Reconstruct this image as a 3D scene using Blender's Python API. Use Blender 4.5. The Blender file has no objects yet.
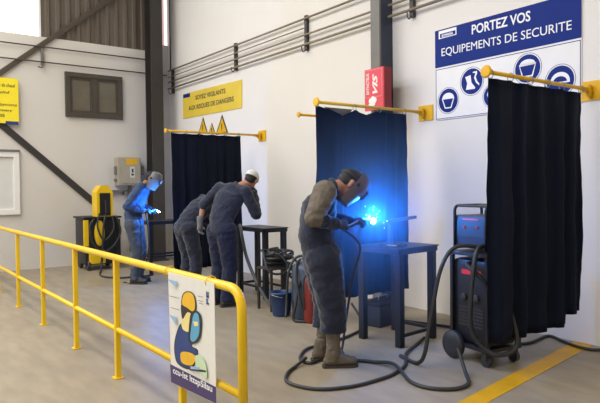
import bpy, bmesh, math, random
from mathutils import Vector, Matrix, noise
random.seed(7)
C = bpy.context.scene.collection
V = Vector
XR, YB = 5.436, 11.957          # right wall plane, back wall plane (metres)

# ------------------------------------------------------------------ camera
FPX = 593.3; YAW, PITCH, ROLL = map(math.radians, (36.69, 1.4445, -0.626)); CH = 1.5
fw = V((math.sin(YAW)*math.cos(PITCH), math.cos(YAW)*math.cos(PITCH), -math.sin(PITCH)))
r0 = V((math.cos(YAW), -math.sin(YAW), 0)); u0 = r0.cross(fw)
cr = r0*math.cos(ROLL) + u0*math.sin(ROLL); cu = -r0*math.sin(ROLL) + u0*math.cos(ROLL)
cam = bpy.data.cameras.new('camera'); co = bpy.data.objects.new('camera', cam); C.objects.link(co)
cam.sensor_width = 36; cam.lens = FPX/600*36; cam.clip_end = 200
m = Matrix((cr, cu, -fw)).transposed().to_4x4(); m.translation = V((0, 0, CH)); co.matrix_world = m
bpy.context.scene.camera = co
def at(x, y, ax, v):
    """survey helper: the point where the sight line of photo pixel (x,y) meets the plane axis=v"""
    d = (x-300)/FPX*cr - (y-201.5)/FPX*cu + fw
    o = V((0, 0, CH)); return o + d*((v-o[ax])/d[ax])

# ------------------------------------------------------------------ materials
def mat(name, col, rough=.6, metal=0, var=.06, scale=6, bump=0, bscale=40, spec=.5, emit=None, estr=0, stretch=None, sheen=0, alpha=1, trans=0):
    m = bpy.data.materials.new(name); m.use_nodes = True; nt = m.node_tree; N = nt.nodes; L = nt.links
    b = N['Principled BSDF']; b.inputs['Roughness'].default_value = rough; b.inputs['Metallic'].default_value = metal
    b.inputs['Specular IOR Level'].default_value = spec
    tc = N.new('ShaderNodeTexCoord'); mp = N.new('ShaderNodeMapping'); L.new(tc.outputs['Object'], mp.inputs[0])
    if stretch: mp.inputs['Scale'].default_value = stretch
    n = N.new('ShaderNodeTexNoise'); n.inputs['Scale'].default_value = scale; n.inputs['Detail'].default_value = 5
    L.new(mp.outputs[0], n.inputs['Vector'])
    cr_ = N.new('ShaderNodeValToRGB'); e = cr_.color_ramp.elements
    e[0].position = .3; e[1].position = .7
    e[0].color = (*[max(0, c*(1-var)) for c in col], 1); e[1].color = (*[min(1, c*(1+var)) for c in col], 1)
    L.new(n.outputs['Fac'], cr_.inputs[0]); L.new(cr_.outputs[0], b.inputs['Base Color'])
    if bump:
        n2 = N.new('ShaderNodeTexNoise'); n2.inputs['Scale'].default_value = bscale; n2.inputs['Detail'].default_value = 4
        L.new(mp.outputs[0], n2.inputs['Vector'])
        bp = N.new('ShaderNodeBump'); bp.inputs['Strength'].default_value = bump; bp.inputs['Distance'].default_value = .01
        L.new(n2.outputs['Fac'], bp.inputs['Height']); L.new(bp.outputs[0], b.inputs['Normal'])
    if emit: b.inputs['Emission Color'].default_value = (*emit, 1); b.inputs['Emission Strength'].default_value = estr
    if sheen: b.inputs['Sheen Weight'].default_value = sheen
    if trans: b.inputs['Transmission Weight'].default_value = trans
    return m
def s(r, g, b):  # sRGB 0-255 to linear
    return tuple(((c/255)/12.92 if c/255 <= .04045 else ((c/255+.055)/1.055)**2.4) for c in (r, g, b))
M = dict(
 wall=mat('painted_wall', s(226,222,216), .75, var=.025, scale=.8, bump=.12, bscale=14),
 wallb=mat('painted_back_wall', s(214,209,200), .75, var=.03, scale=.7, bump=.12, bscale=14),
 clad=mat('brown_cladding', s(104,94,82), .55, var=.16, scale=1.4, stretch=(3,3,.05), metal=.1),
 steel=mat('dark_steel', s(54,50,46), .55, var=.12, scale=5, bump=.1),
 steelg=mat('grey_steel_paint', s(112,110,104), .55, var=.08),
 navysteel=mat('navy_steel', s(40,50,68), .45, var=.12, scale=5),
 bench=mat('bench_blue_steel', s(28,33,44), .45, var=.2, scale=9, bump=.1, metal=.2),
 pipe=mat('pipe_paint', s(136,122,100), .45, var=.12, scale=9),
 piped=mat('dark_pipe_paint', s(82,74,62), .5, var=.12, scale=9),
 yellow=mat('yellow_enamel', s(236,194,14), .38, var=.06, scale=4, bump=.06, bscale=30),
 mustard=mat('mustard_enamel', s(222,172,10), .45, var=.08, scale=7),
 signy=mat('faded_yellow_board', s(220,192,64), .5, var=.06, scale=3),
 signly=mat('lemon_board', s(250,228,40), .5, var=.02),
 ink=mat('black_ink', s(46,40,30), .6), inkb=mat('grey_ink', s(96,88,60), .6),
 blue=mat('sign_blue', s(8,40,122), .6, spec=.2, var=.05, scale=3),
 white=mat('white_enamel', s(238,238,238), .45, var=.02),
 board=mat('white_board', s(232,231,230), .45, var=.02),
 frame=mat('white_frame', s(235,233,228), .5, var=.02), pane=mat('pale_pane', s(216,215,208), .35, var=.02),
 brown=mat('brown_frame', s(70,64,54), .5, var=.1), dpane=mat('brown_glass', s(102,95,80), .22, var=.12, scale=4),
 curtain=mat('curtain_vinyl', s(17,28,52), .7, spec=.3, var=.2, scale=3, stretch=(1,1,.3), bump=.15, bscale=18),
 red=mat('red_board', s(222,70,84), .5, var=.06), dred=mat('dark_red_board', s(140,34,36), .5, var=.06),
 pink=mat('pink_print', s(236,140,150), .6),
 beige=mat('beige_box', s(166,158,138), .5, var=.06), label=mat('pale_label', s(205,205,195), .5),
 black=mat('black_plastic', s(26,27,30), .45, var=.2), rubber=mat('black_rubber', s(44,46,48), .5, var=.15, scale=12),
 hose=mat('grey_hose', s(66,70,72), .5, var=.12),
 skin=mat('skin', s(176,126,104), .55, var=.05, scale=20), jean=mat('blue_jean_cloth', s(11,21,52), .9, var=.15, scale=12, bump=.25, bscale=60, sheen=.1),
 lineyel=mat('floor_line_paint', s(206,156,10), .5, var=.14, scale=5, bump=.1),
 skin2=mat('tanned_skin', s(140,98,76), .55, var=.05),
 hair=mat('dark_hair', s(30,26,26), .7, var=.3, scale=60, bump=.5, bscale=90),
 navy=mat('navy_cloth', s(28,35,56), .9, var=.12, scale=12, bump=.25, bscale=60, sheen=.2),
 navyd=mat('dark_navy_cloth', s(18,26,50), .9, var=.15, scale=12, bump=.25, bscale=60, sheen=.2),
 greyc=mat('grey_brown_cloth', s(104,96,86), .9, var=.12, scale=14, bump=.3, bscale=60),
 bluec=mat('work_blue_cloth', s(58,76,110), .9, var=.12, scale=14, bump=.3, bscale=60),
 slate=mat('slate_cloth', s(66,74,88), .9, var=.14, scale=14, bump=.3, bscale=60),
 boot=mat('dusty_boot', s(92,82,68), .8, var=.2, scale=14, bump=.3), bootd=mat('dark_boot', s(58,54,50), .7, var=.2, scale=14),
 glove=mat('grey_glove', s(112,112,116), .8, var=.15, scale=30, bump=.3), gloved=mat('dark_glove', s(60,60,66), .8, var=.15, scale=30, bump=.3),
 shell=mat('brown_mask', s(104,90,82), .45, var=.25, scale=9), shellg=mat('grey_mask', s(120,122,126), .35, var=.1),
 visor=mat('visor_glass', s(190,205,215), .15, var=.05), cap=mat('white_cap', s(216,214,208), .6, var=.04),
 bucket=mat('blue_bucket', s(34,62,108), .45, var=.1), drum=mat('slate_blue_drum', s(56,68,88), .5, var=.18, scale=6),
 steelm=mat('bare_metal', s(150,150,150), .3, metal=.8, var=.1),
 orange=mat('red_orange', s(128,40,32), .5, var=.1), redp=mat('red_print', s(214,40,50), .5),
 arc=mat('arc_light', (1,1,1), emit=(.75,.88,1), estr=40), spark=mat('spark', (1,.9,.7), emit=(.7,.9,1), estr=7),
 sky=mat('daylight_pane', s(250,252,255), .3, emit=(.97,.985,1), estr=1.15), pinkpane=mat('pink_pane', s(235,190,185), .3, emit=(.9,.6,.57), estr=.55),
 paper=mat('poster_vinyl', s(222,220,212), .45, var=.03, scale=10), purple=mat('poster_purple', s(64,48,96), .5),
 pyel=mat('print_yellow', s(228,178,34), .55), pblue=mat('print_blue', s(34,62,122), .55, var=.15), plb=mat('print_light_blue', s(90,160,196), .55),
 pgreen=mat('print_pale_green', s(192,214,176), .55), pskin=mat('print_skin', s(232,214,140), .55), psky=mat('print_pale_blue', s(148,176,206), .55),
 pblk=mat('print_black', s(38,38,40), .55), roof=mat('roof_sheet', s(190,188,182), .6, var=.05),
)
# floor: smooth grey-brown concrete with faint streaks, scuffs and joints
fm = mat('concrete_floor', s(150,138,118), .45, var=.06, scale=.9, bump=.05, bscale=20); M['floor'] = fm
nt = fm.node_tree; N = nt.nodes; L = nt.links; b = N['Principled BSDF']
n2 = N.new('ShaderNodeTexNoise'); n2.inputs['Scale'].default_value = 7; n2.inputs['Detail'].default_value = 8
mp2 = N.new('ShaderNodeMapping'); mp2.inputs['Scale'].default_value = (1.2, .35, 1); tc2 = N.new('ShaderNodeTexCoord')
L.new(tc2.outputs['Object'], mp2.inputs[0]); L.new(mp2.outputs[0], n2.inputs['Vector'])
rp = N.new('ShaderNodeValToRGB'); rp.color_ramp.elements[0].position = .34; rp.color_ramp.elements[1].position = .66
rp.color_ramp.elements[0].color = (.84,.84,.85,1); rp.color_ramp.elements[1].color = (1.05,1.05,1.04,1)
L.new(n2.outputs['Fac'], rp.inputs[0])
mx = N.new('ShaderNodeMix'); mx.data_type = 'RGBA'; mx.blend_type = 'MULTIPLY'; mx.inputs[0].default_value = 1
old = b.inputs['Base Color'].links[0].from_socket; L.new(old, mx.inputs[6]); L.new(rp.outputs[0], mx.inputs[7]); L.new(mx.outputs[2], b.inputs['Base Color'])

# ------------------------------------------------------------------ helpers
def tag(o, label=None, cat=None, group=None, kind=None):
    if label: o['label'] = label
    if cat: o['category'] = cat
    if group: o['group'] = group
    if kind: o['kind'] = kind
    return o
def thing(name, label, cat, loc=(0,0,0), rz=0, group=None):
    o = bpy.data.objects.new(name, None); C.objects.link(o); o.location = loc; o.rotation_euler.z = rz; o.empty_display_size = .1
    return tag(o, label, cat, group)
def obj(name, bm, m, parent=None, smooth=False, world=False):
    """link bmesh as one mesh object; world=True: coordinates are world ones although there is a parent"""
    me = bpy.data.meshes.new(name)
    if smooth is not False:
        for f in bm.faces: f.smooth = True
        if smooth is not True:
            for e in bm.edges:
                if len(e.link_faces) == 2 and e.calc_face_angle(0) > smooth: e.smooth = False
    bmesh.ops.recalc_face_normals(bm, faces=bm.faces)
    if parent is not None and world:
        pm = Matrix.Identity(4); q = parent
        while q is not None: pm = Matrix.Translation(q.location) @ q.rotation_euler.to_matrix().to_4x4() @ pm; q = q.parent
        bm.transform(pm.inverted())
    bm.to_mesh(me); bm.free(); me.materials.append(M[m] if isinstance(m, str) else m)
    o = bpy.data.objects.new(name, me); C.objects.link(o)
    if parent is not None: o.parent = parent
    return o
def B(): return bmesh.new()
def box(bm, lo, hi, bev=0):
    r = bmesh.ops.create_cube(bm, size=1); vs = r['verts']
    for v in vs: v.co = V([lo[i] + (v.co[i]+.5)*(hi[i]-lo[i]) for i in range(3)])
    if bev:
        es = {e for v in vs for e in v.link_edges}
        bmesh.ops.bevel(bm, geom=list(es), offset=bev, segments=2, affect='EDGES', profile=.6)
    return bm
def basis(d):
    d = d.normalized(); a = V((0,0,1)) if abs(d.z) < .9 else V((1,0,0))
    x = d.cross(a).normalized(); return x, d.cross(x).normalized()
def tube(bm, pts, r, seg=10, cap=True, closed=False):
    """tube through points; r a number or one per point"""
    pts = [V(p) for p in pts]; n = len(pts); R = r if isinstance(r, (list, tuple)) else [r]*n
    rings = []; px = None
    for i, p in enumerate(pts):
        if closed: d = pts[(i+1) % n]-pts[i-1]
        else: d = pts[min(i+1, n-1)]-pts[max(i-1, 0)]
        d.normalize()
        if px is None: x, y = basis(d)
        else:
            x = px - d*px.dot(d); x = x.normalized() if x.length > 1e-4 else basis(d)[0]; y = d.cross(x)
        px = x
        rings.append([bm.verts.new(p + (x*math.cos(t)+y*math.sin(t))*R[i]) for t in [2*math.pi*k/seg for k in range(seg)]])
    m = n if closed else n-1
    for i in range(m):
        a, c = rings[i], rings[(i+1) % n]
        for k in range(seg): bm.faces.new((a[k], a[(k+1) % seg], c[(k+1) % seg], c[k]))
    if cap and not closed: bm.faces.new(rings[0][::-1]); bm.faces.new(rings[-1])
    return bm
def spline(P, n=8, closed=False):
    P = [V(p) for p in P]; out = []; k = len(P)
    for i in range(k if closed else k-1):
        if closed: a, b_, c, d = P[i-1], P[i], P[(i+1) % k], P[(i+2) % k]
        else: a, b_, c, d = P[max(i-1, 0)], P[i], P[i+1], P[min(i+2, k-1)]
        for j in range(n):
            t = j/n; out.append(.5*((2*b_)+(c-a)*t+(2*a-5*b_+4*c-d)*t*t+(3*b_-a-3*c+d)*t**3))
    if not closed: out.append(P[-1])
    return out
def fillet(P, r, n=6):
    P = [V(p) for p in P]; out = [P[0]]
    for i in range(1, len(P)-1):
        a, c = (P[i-1]-P[i]).normalized(), (P[i+1]-P[i]).normalized(); q0, q1 = P[i]+a*r, P[i]+c*r
        for k in range(n+1):
            t = k/n; out.append((1-t)**2*q0 + 2*t*(1-t)*P[i] + t*t*q1)
    return out+[P[-1]]
def cyl(bm, p, q, r, r2=None, seg=16):
    return tube(bm, [p, q], [r, r if r2 is None else r2], seg)
def lathe(bm, prof, c=(0,0,0), seg=28, axis=None):
    rings = []; c = V(c); ax = V(axis).normalized() if axis else V((0,0,1)); X, Y = basis(ax)
    for r, z in prof: rings.append([bm.verts.new(c + ax*z + (X*math.cos(t)+Y*math.sin(t))*max(r, 1e-4)) for t in [2*math.pi*k/seg for k in range(seg)]])
    for a, b_ in zip(rings, rings[1:]):
        for k in range(seg): bm.faces.new((a[k], a[(k+1) % seg], b_[(k+1) % seg], b_[k]))
    bm.faces.new(rings[0][::-1]); bm.faces.new(rings[-1]); return bm
def ell(bm, c, X, Y, Z, sub=3):
    """ellipsoid with half-axis vectors"""
    r = bmesh.ops.create_icosphere(bm, subdivisions=sub, radius=1); c = V(c)
    for v in r['verts']: v.co = c + X*v.co.x + Y*v.co.y + Z*v.co.z
    return bm
def prism(bm, pts, dvec):
    """extrude polygon of 3D points by dvec"""
    a = [bm.verts.new(V(p)) for p in pts]; c = [bm.verts.new(V(p)+V(dvec)) for p in pts]
    bm.faces.new(a); bm.faces.new(c[::-1]); n = len(a)
    for i in range(n): bm.faces.new((a[i], a[(i+1) % n], c[(i+1) % n], c[i]))
    return bm
def bar(bm, p, q, w, h, up=(0,0,1)):
    p, q = V(p), V(q); d = (q-p).normalized(); x = d.cross(V(up))
    x = x.normalized() if x.length > 1e-4 else V((1,0,0)); y = d.cross(x)
    pts = [p+x*w/2*i+y*h/2*j for i, j in ((-1,-1),(1,-1),(1,1),(-1,1))]
    return prism(bm, pts, q-p)
def evalmesh(o):
    dg = bpy.context.evaluated_depsgraph_get(); dg.update()
    me = bpy.data.meshes.new_from_object(o.evaluated_get(dg)); return me
def text(name, body, m, parent, O, X, Y, w, h, bold=.0, depth=.003, slant=0):
    """lettering as a real mesh: lower-left at O, along X (unit) w metres wide, h tall"""
    cu_ = bpy.data.curves.new(name, 'FONT'); cu_.body = body; cu_.size = 1; cu_.extrude = 0.02; cu_.offset = bold; cu_.resolution_u = 3; cu_.shear = slant
    t = bpy.data.objects.new('tmp', cu_); C.objects.link(t); me = evalmesh(t); bpy.data.objects.remove(t)
    bm = B(); bm.from_mesh(me); bpy.data.meshes.remove(me)
    x0 = min(v.co.x for v in bm.verts); x1 = max(v.co.x for v in bm.verts); y0 = min(v.co.y for v in bm.verts); y1 = max(v.co.y for v in bm.verts)
    X, Y, O = V(X).normalized(), V(Y).normalized(), V(O); Zn = X.cross(Y)
    for v in bm.verts: v.co = O + X*((v.co.x-x0)/(x1-x0)*w) + Y*((v.co.y-y0)/(y1-y0)*h) + Zn*((v.co.z+.02)/.04*depth)
    return obj(name, bm, m, parent, world=True)
def struct(name, bm, m, parent=None, **k):
    o = obj(name, bm, m, parent, **k)
    if parent is None: o['kind'] = 'structure'
    return o

# ------------------------------------------------------------------ the setting
struct('floor', box(B(), (-7,-4,-.15), (XR+.2, YB+.2, 0)), 'floor')
struct('wall_right', box(B(), (XR,-4,0), (XR+.2, YB+.2, 7.6)), 'wall')
bm = B(); box(bm, (-7,YB,0), (XR, YB+.2, 4.385)); box(bm, (5.28,YB,4.385), (XR, YB+.2, 4.55)); struct('wall_back', bm, 'wallb')
struct('shade_wall_front', box(B(), (-7,-2.7,0), (XR,-2.5,7.6)), 'wallb')  # unseen wall behind the camera, added to block light and darken the floor
struct('ceiling', box(B(), (-7,-4,7.6), (XR+.2, YB+.2, 7.75)), 'roof')
# corrugated cladding above the back wall
bm = B(); x = 2.86; P = []; 
while x < 5.26:
    P += [(x, 0), (x+.07, 0), (x+.09, -.035), (x+.15, -.035), (x+.17, 0)]; x += .19
lo = [bm.verts.new((a, YB+.05+b_, 4.37)) for a, b_ in P]; hi = [bm.verts.new((a, YB+.05+b_, 7.6)) for a, b_ in P]
lo2 = [bm.verts.new((a, YB+.16, 4.37)) for a, b_ in P]; hi2 = [bm.verts.new((a, YB+.16, 7.6)) for a, b_ in P]
for i in range(len(P)-1):
    bm.faces.new((lo[i], lo[i+1], hi[i+1], hi[i])); bm.faces.new((lo2[i+1], lo2[i], hi2[i], hi2[i+1])); bm.faces.new((lo[i+1], lo[i], lo2[i], lo2[i+1]))
bm.faces.new((lo[0], hi[0], hi2[0], lo2[0])); bm.faces.new((hi[-1], lo[-1], lo2[-1], hi2[-1]))
struct('wall_back_cladding', bm, 'clad')
# high daylight window left of the cladding
w = thing('window_1', None, None, (0, YB, 4.39)); w['kind'] = 'structure'
bm = B(); box(bm, (-7,YB+.08,4.39), (2.84,YB+.11,7.6)); obj('pane', bm, 'sky', w, world=True)
bm = B()
for xx in (-4.9,-3.8,-2.7,-1.6,-.5,.6,1.6,2.42): box(bm, (xx-.008,YB+.055,4.39), (xx+.008,YB+.08,7.6))
box(bm, (2.82,YB+.04,4.39), (2.86,YB+.1,7.6)); obj('window_frame', bm, 'frame', w, world=True)
# narrow window in the corner
w = thing('window_2', None, None, (5.35, YB, 4.55)); w['kind'] = 'structure'
obj('pane', box(B(), (5.37,YB+.08,4.55), (XR,YB+.11,7.6)), 'sky', w, world=True)
obj('coloured_pane', box(B(), (5.26,YB+.08,4.55), (5.37,YB+.11,7.6)), 'pinkpane', w, world=True)
# brown double window
w = thing('window_3', None, None, (3.82, YB, 2.91)); w['kind'] = 'structure'
x0, x1, z0, z1 = 3.257, 4.381, 2.905, 3.77
bm = B()
for a in ((x0,z0,x1,z0+.09),(x0,z1-.09,x1,z1),(x0,z0+.09,x0+.09,z1-.09),(x1-.09,z0+.09,x1,z1-.09)): box(bm, (a[0],YB-.07,a[1]), (a[2],YB,a[3]), .006)
for a in ((3.775,z0+.09,3.865,z1-.09),): box(bm, (a[0],YB-.055,a[1]), (a[2],YB,a[3]))
for xa, xb in ((x0+.09,3.775),(3.865,x1-.09)):
    for a in ((xa,z0+.09,xb,z0+.13),(xa,z1-.13,xb,z1-.09),(xa,z0+.13,xa+.035,z1-.13),(xb-.035,z0+.13,xb,z1-.13)): box(bm, (a[0],YB-.045,a[1]), (a[2],YB,a[3]))
obj('window_frame', bm, 'brown', w, world=True)
obj('pane', box(B(), (x0+.12,YB-.02,z0+.12), (3.745,YB,z1-.12)), 'dpane', w, world=True)
obj('pane', box(B(), (3.895,YB-.02,z0+.12), (x1-.12,YB,z1-.12)), 'dpane', w, world=True)
# white framed window at the left edge
w = thing('window_4', None, None, (1.9, YB, 1.03)); w['kind'] = 'structure'
x0, x1, z0, z1 = 1.2, 2.41, 1.04, 2.20
bm = B()
for a in ((x0,z0,x1,z0+.1),(x0,z1-.1,x1,z1),(x0,z0+.1,x0+.1,z1-.1),(x1-.1,z0+.1,x1,z1-.1)): box(bm, (a[0],YB-.06,a[1]), (a[2],YB,a[3]), .006)
obj('window_frame', bm, 'frame', w, world=True)
obj('pane', box(B(), (x0+.1,YB-.02,z0+.1), (x1-.1,YB,z1-.1)), 'pane', w, world=True)
obj('drip_ledge', box(B(), (x0-.02,YB-.08,z1), (x1+.01,YB,z1+.035)), 'steelg', w, world=True)
# painted yellow floor line
bm = B(); prism(bm, [(2.2,2.30,.0015),(5.43,2.77,.0015),(5.43,2.94,.0015),(2.2,2.44,.0015)], (0,0,.0015)); struct('trim_1', bm, 'lineyel')

# steel columns
t = thing('steel_column', 'dark steel column standing in front of the back wall beside the corner', 'column', (4.94, 11.66, 0))
bm = B()
for a, b_ in (((4.84,11.5,0),(5.09,11.53,7.6)),((4.84,11.79,0),(5.09,11.82,7.6)),((4.95,11.53,0),(4.98,11.79,7.6))): box(bm, a, b_)
obj('beam', bm, 'steel', t, world=True)
obj('base_plate', box(B(), (4.79,11.46,0), (5.14,11.86,.03)), 'steel', t, world=True)
t = thing('steel_column', 'grey and navy steel column against the right wall behind the red box sign', 'column', (5.3, 5.38, 0))
obj('web', box(B(), (5.225,5.31,0), (XR,5.33,7.6)), 'navysteel', t, world=True)
obj('flange', box(B(), (5.195,5.30,0), (5.225,5.455,7.6)), 'steelg', t, world=True)
obj('filler', box(B(), (5.225,5.33,0), (XR,5.44,7.6)), 'navysteel', t, world=True)

# diagonal braces on the back wall
def brace(p, q, w_, label, m='steel'):
    bm = B(); bar(bm, p, q, w_, .04, (0,1,0)); bar(bm, V(p)-V((0,.022,0)), V(q)-V((0,.022,0)), w_*.12, .01, (0,1,0))
    tag(obj('diagonal_brace', bm, m), label, 'brace')
brace((1.30,11.935,2.93), (4.66,11.935,5.74), .095, 'dark diagonal steel brace rising right in front of the brown cladding', 'piped')
brace((1.64,11.935,3.12), (3.90,11.935,1.12), .12, 'dark diagonal steel bar sloping down from the lemon sign to the yellow machine')

# pipes
def pipe(pts, r, label, m='pipe'):
    tag(obj('pipe', tube(B(), pts, r, 8), m, smooth=.8), label, 'pipe')
px_ = XR-.07
pipe([(px_,11.86,3.985),(px_,5.48,3.985)], .016, 'topmost of the pipes running along the right wall')
pipe([(px_,11.86,3.85),(px_,7.07,3.85)], .010, 'thin second pipe on the right wall, ending at a bracket')
pipe([(px_,11.86,3.745),(px_,3.2,3.745)], .015, 'third pipe from the top along the right wall')
pipe([(px_,11.86,3.605),(px_,3.2,3.605)], .019, 'lowest of the pipes running along the right wall')
pipe([(-1,YB-.06,4.185),(5.15,YB-.06,4.185)], .013, 'upper of the two thin pipes along the back wall', 'piped')
pipe([(-1,YB-.06,3.90),(5.35,YB-.06,3.90)], .013, 'lower of the two thin pipes along the back wall', 'piped')
pipe([(XR-.014,YB-.10,4.0),(XR-.014,YB-.10,7.6)], .012, 'dark vertical conduit rising in the corner of the walls', 'steel')
def bracket(y, z0, z1, label):
    bm = B(); box(bm, (px_+.02,y-.03,z0), (XR,y+.03,z1), .004)
    tube(bm, fillet([(px_+.03,y,z0+.02),(px_-.02,y,z0-.03),(px_-.05,y-.0,z0+.0),(px_-.05,y,z0+.05)], .012), .008, 6)
    tag(obj('pipe_bracket', bm, 'steel'), label, 'bracket', 'pipe brackets on the walls')
bracket(9.11, 3.56, 4.04, 'black pipe bracket on the right wall above the faded yellow sign')
bracket(7.05, 3.52, 4.04, 'black pipe bracket on the right wall between faded sign and column')
bracket(4.95, 3.52, 3.9, 'black pipe bracket on the right wall just left of the blue sign')
bracket(11.72, 3.50, 4.0, 'black pipe bracket on the right wall next to the corner')
bm = B(); box(bm, (2.83,YB-.05,3.84), (2.88,YB,4.20), .004); tube(bm, fillet([(2.855,YB-.04,3.86),(2.83,YB-.09,3.78),(2.76,YB-.09,3.80)], .02), .014, 6)
tag(obj('pipe_bracket', bm, 'steelg'), 'grey hooked pipe bracket on the back wall under the daylight window', 'bracket', 'pipe brackets on the walls')

# ------------------------------------------------------------------ signs
WX, WY = V((0,-1,0)), V((0,0,1))      # reading direction / up on the right wall
def wtext(name, body, m, parent, p0, p1, h0, xw, **k):
    """p0,p1 photo pixels of the baseline ends, h0 pixel of the first capital's top"""
    a, c, top = at(*p0, 0, xw), at(*p1, 0, xw), at(p0[0], h0, 0, xw)
    z = (a.z+c.z)/2
    return text(name, body, m, parent, (xw, a.y, a.z), (c-a), WY, (c-a).length, top.z-a.z, **k)
t = thing('safety_sign', 'large white and blue wall sign about wearing safety equipment', 'sign', (XR, 3.75, 2.25))
y0, y1, z0, z1 = 4.615, 2.875, 2.25, 3.285
obj('panel', box(B(), (XR-.012,y1,z0), (XR,y0,z1), .004), 'board', t, world=True)
zb = 2.856
obj('header', box(B(), (XR-.016,y1,zb), (XR-.011,y0,z1), .001), 'blue', t, world=True)
bm = B()
for (ya, za, yb_, zb_) in ((y0-.008,z0+.012,y0-.014,zb-.02),(y1+.014,z0+.012,y1+.008,zb-.02),(y0-.008,z0+.012,y1+.008,z0+.018),(y0-.008,zb-.026,y1+.008,zb-.02)):
    box(bm, (XR-.0145,min(ya,yb_),min(za,zb_)), (XR-.0115,max(ya,yb_),max(za,zb_)))
obj('border_line', bm, 'blue', t, world=True)
xs = XR-.016
wtext('lettering', 'PORTEZ VOS', 'white', t, (471.9,34.7), (530.5,20.9), 25.0, xs, bold=.018)
wtext('lettering', 'EQUIPEMENTS DE SECURITE', 'white', t, (441.7,57.8), (571.7,31.2), 48.6, xs, bold=0)
# small boxed mark
bm = B(); q = [at(*p, 0, xs) for p in ((438.8,31.6),(456.5,26.8),(456.5,34.6),(438.8,39.4))]
prism(bm, q, (-.002,0,0)); mk = obj('emblem', bm, 'white', t, world=True)
bm = B(); q = [at(*p, 0, xs-.002) for p in ((440.0,34.2),(455.4,30.0),(455.4,34.0),(440.0,38.2))]; prism(bm, q, (-.001,0,0)); obj('emblem_field', bm, 'blue', mk, world=True)
wtext('emblem_lettering', 'BONNASA', 'white', mk, (441.8,37.2), (453.0,34.1), 34.6, xs-.003, bold=.03, depth=.001)
def disc(bm, y, z, r, x, d=.002, n=32, ry=1):
    prism(bm, [(x, y+math.cos(2*math.pi*k/n)*r, z+math.sin(2*math.pi*k/n)*r*ry) for k in range(n)], (-d,0,0)); return bm
def pict(y, z, r, shapes):
    o = obj('pictogram', disc(disc(B(), y, z, r, XR-.0115, .002), y, z, r*.999, XR-.012, .001), 'blue', t, world=True)
    bm = B()   # thin ring round the disc
    n = 36; X = XR-.0125
    for k in range(n):
        a, c = 2*math.pi*k/n, 2*math.pi*(k+1)/n
        prism(bm, [(X, y+math.cos(a)*r*1.12, z+math.sin(a)*r*1.12), (X, y+math.cos(c)*r*1.12, z+math.sin(c)*r*1.12), (X, y+math.cos(c)*r*1.09, z+math.sin(c)*r*1.09), (X, y+math.cos(a)*r*1.09, z+math.sin(a)*r*1.09)], (-.001,0,0))
    obj('ring', bm, 'blue', o, world=True)
    wb = B(); bb = B()
    for pts, mm in shapes:
        prism(wb if mm == 'w' else bb, [((XR-.0136 if mm == 'w' else XR-.0146), y-a*r, z+b_*r) for a, b_ in pts], (-.001,0,0))
    obj('symbol', wb, 'white', o, world=True)
    if len(bb.verts): obj('symbol_inner', bb, 'blue', o, world=True)
    else: bb.free()
def arcp(cx, cy, rx, ry, a0, a1, n=12): return [(cx+rx*math.cos(math.radians(a0+(a1-a0)*k/n)), cy+ry*math.sin(math.radians(a0+(a1-a0)*k/n))) for k in range(n+1)]
mask_ = [(arcp(0,.2,.62,.45,0,180), 'w'), ([(-.66,.2),(.66,.2),(.34,-.66),(-.34,-.66)], 'w'), ([(-.54,.13),(.54,.13),(.26,-.56),(-.26,-.56)], 'b')]
boots_ = [([(-.62,.42),(-.1,.5),(-.02,-.1),(.32,-.5),(.3,-.62),(-.55,-.6),(-.42,-.1)], 'w'), ([(.12,.72),(.5,.74),(.52,.55),(.38,.3),(.52,-.05),(.72,-.3),(.68,-.4),(.4,-.15),(.22,.25),(.36,.58),(.1,.64)], 'w')]
face_ = [(arcp(0,.3,.62,.36,0,180), 'w'), ([(-.68,.34),(.68,.34),(.42,-.62),(-.42,-.62)], 'w'), ([(-.6,.2),(.6,.24),(.34,-.5),(-.34,-.5)], 'b')]
half_ = [(arcp(0,-.05,.7,.62,0,180)+[(-.7,-.2),(.7,-.2)][:2], 'w'), (arcp(0,-.1,.5,.38,0,180), 'b')]
pict(4.43, 2.462, .135, mask_); pict(4.105, 2.632, .14, boots_); pict(3.83, 2.44, .12, mask_); pict(3.43, 2.66, .14, face_); pict(3.085, 2.49, .14, half_)

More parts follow.
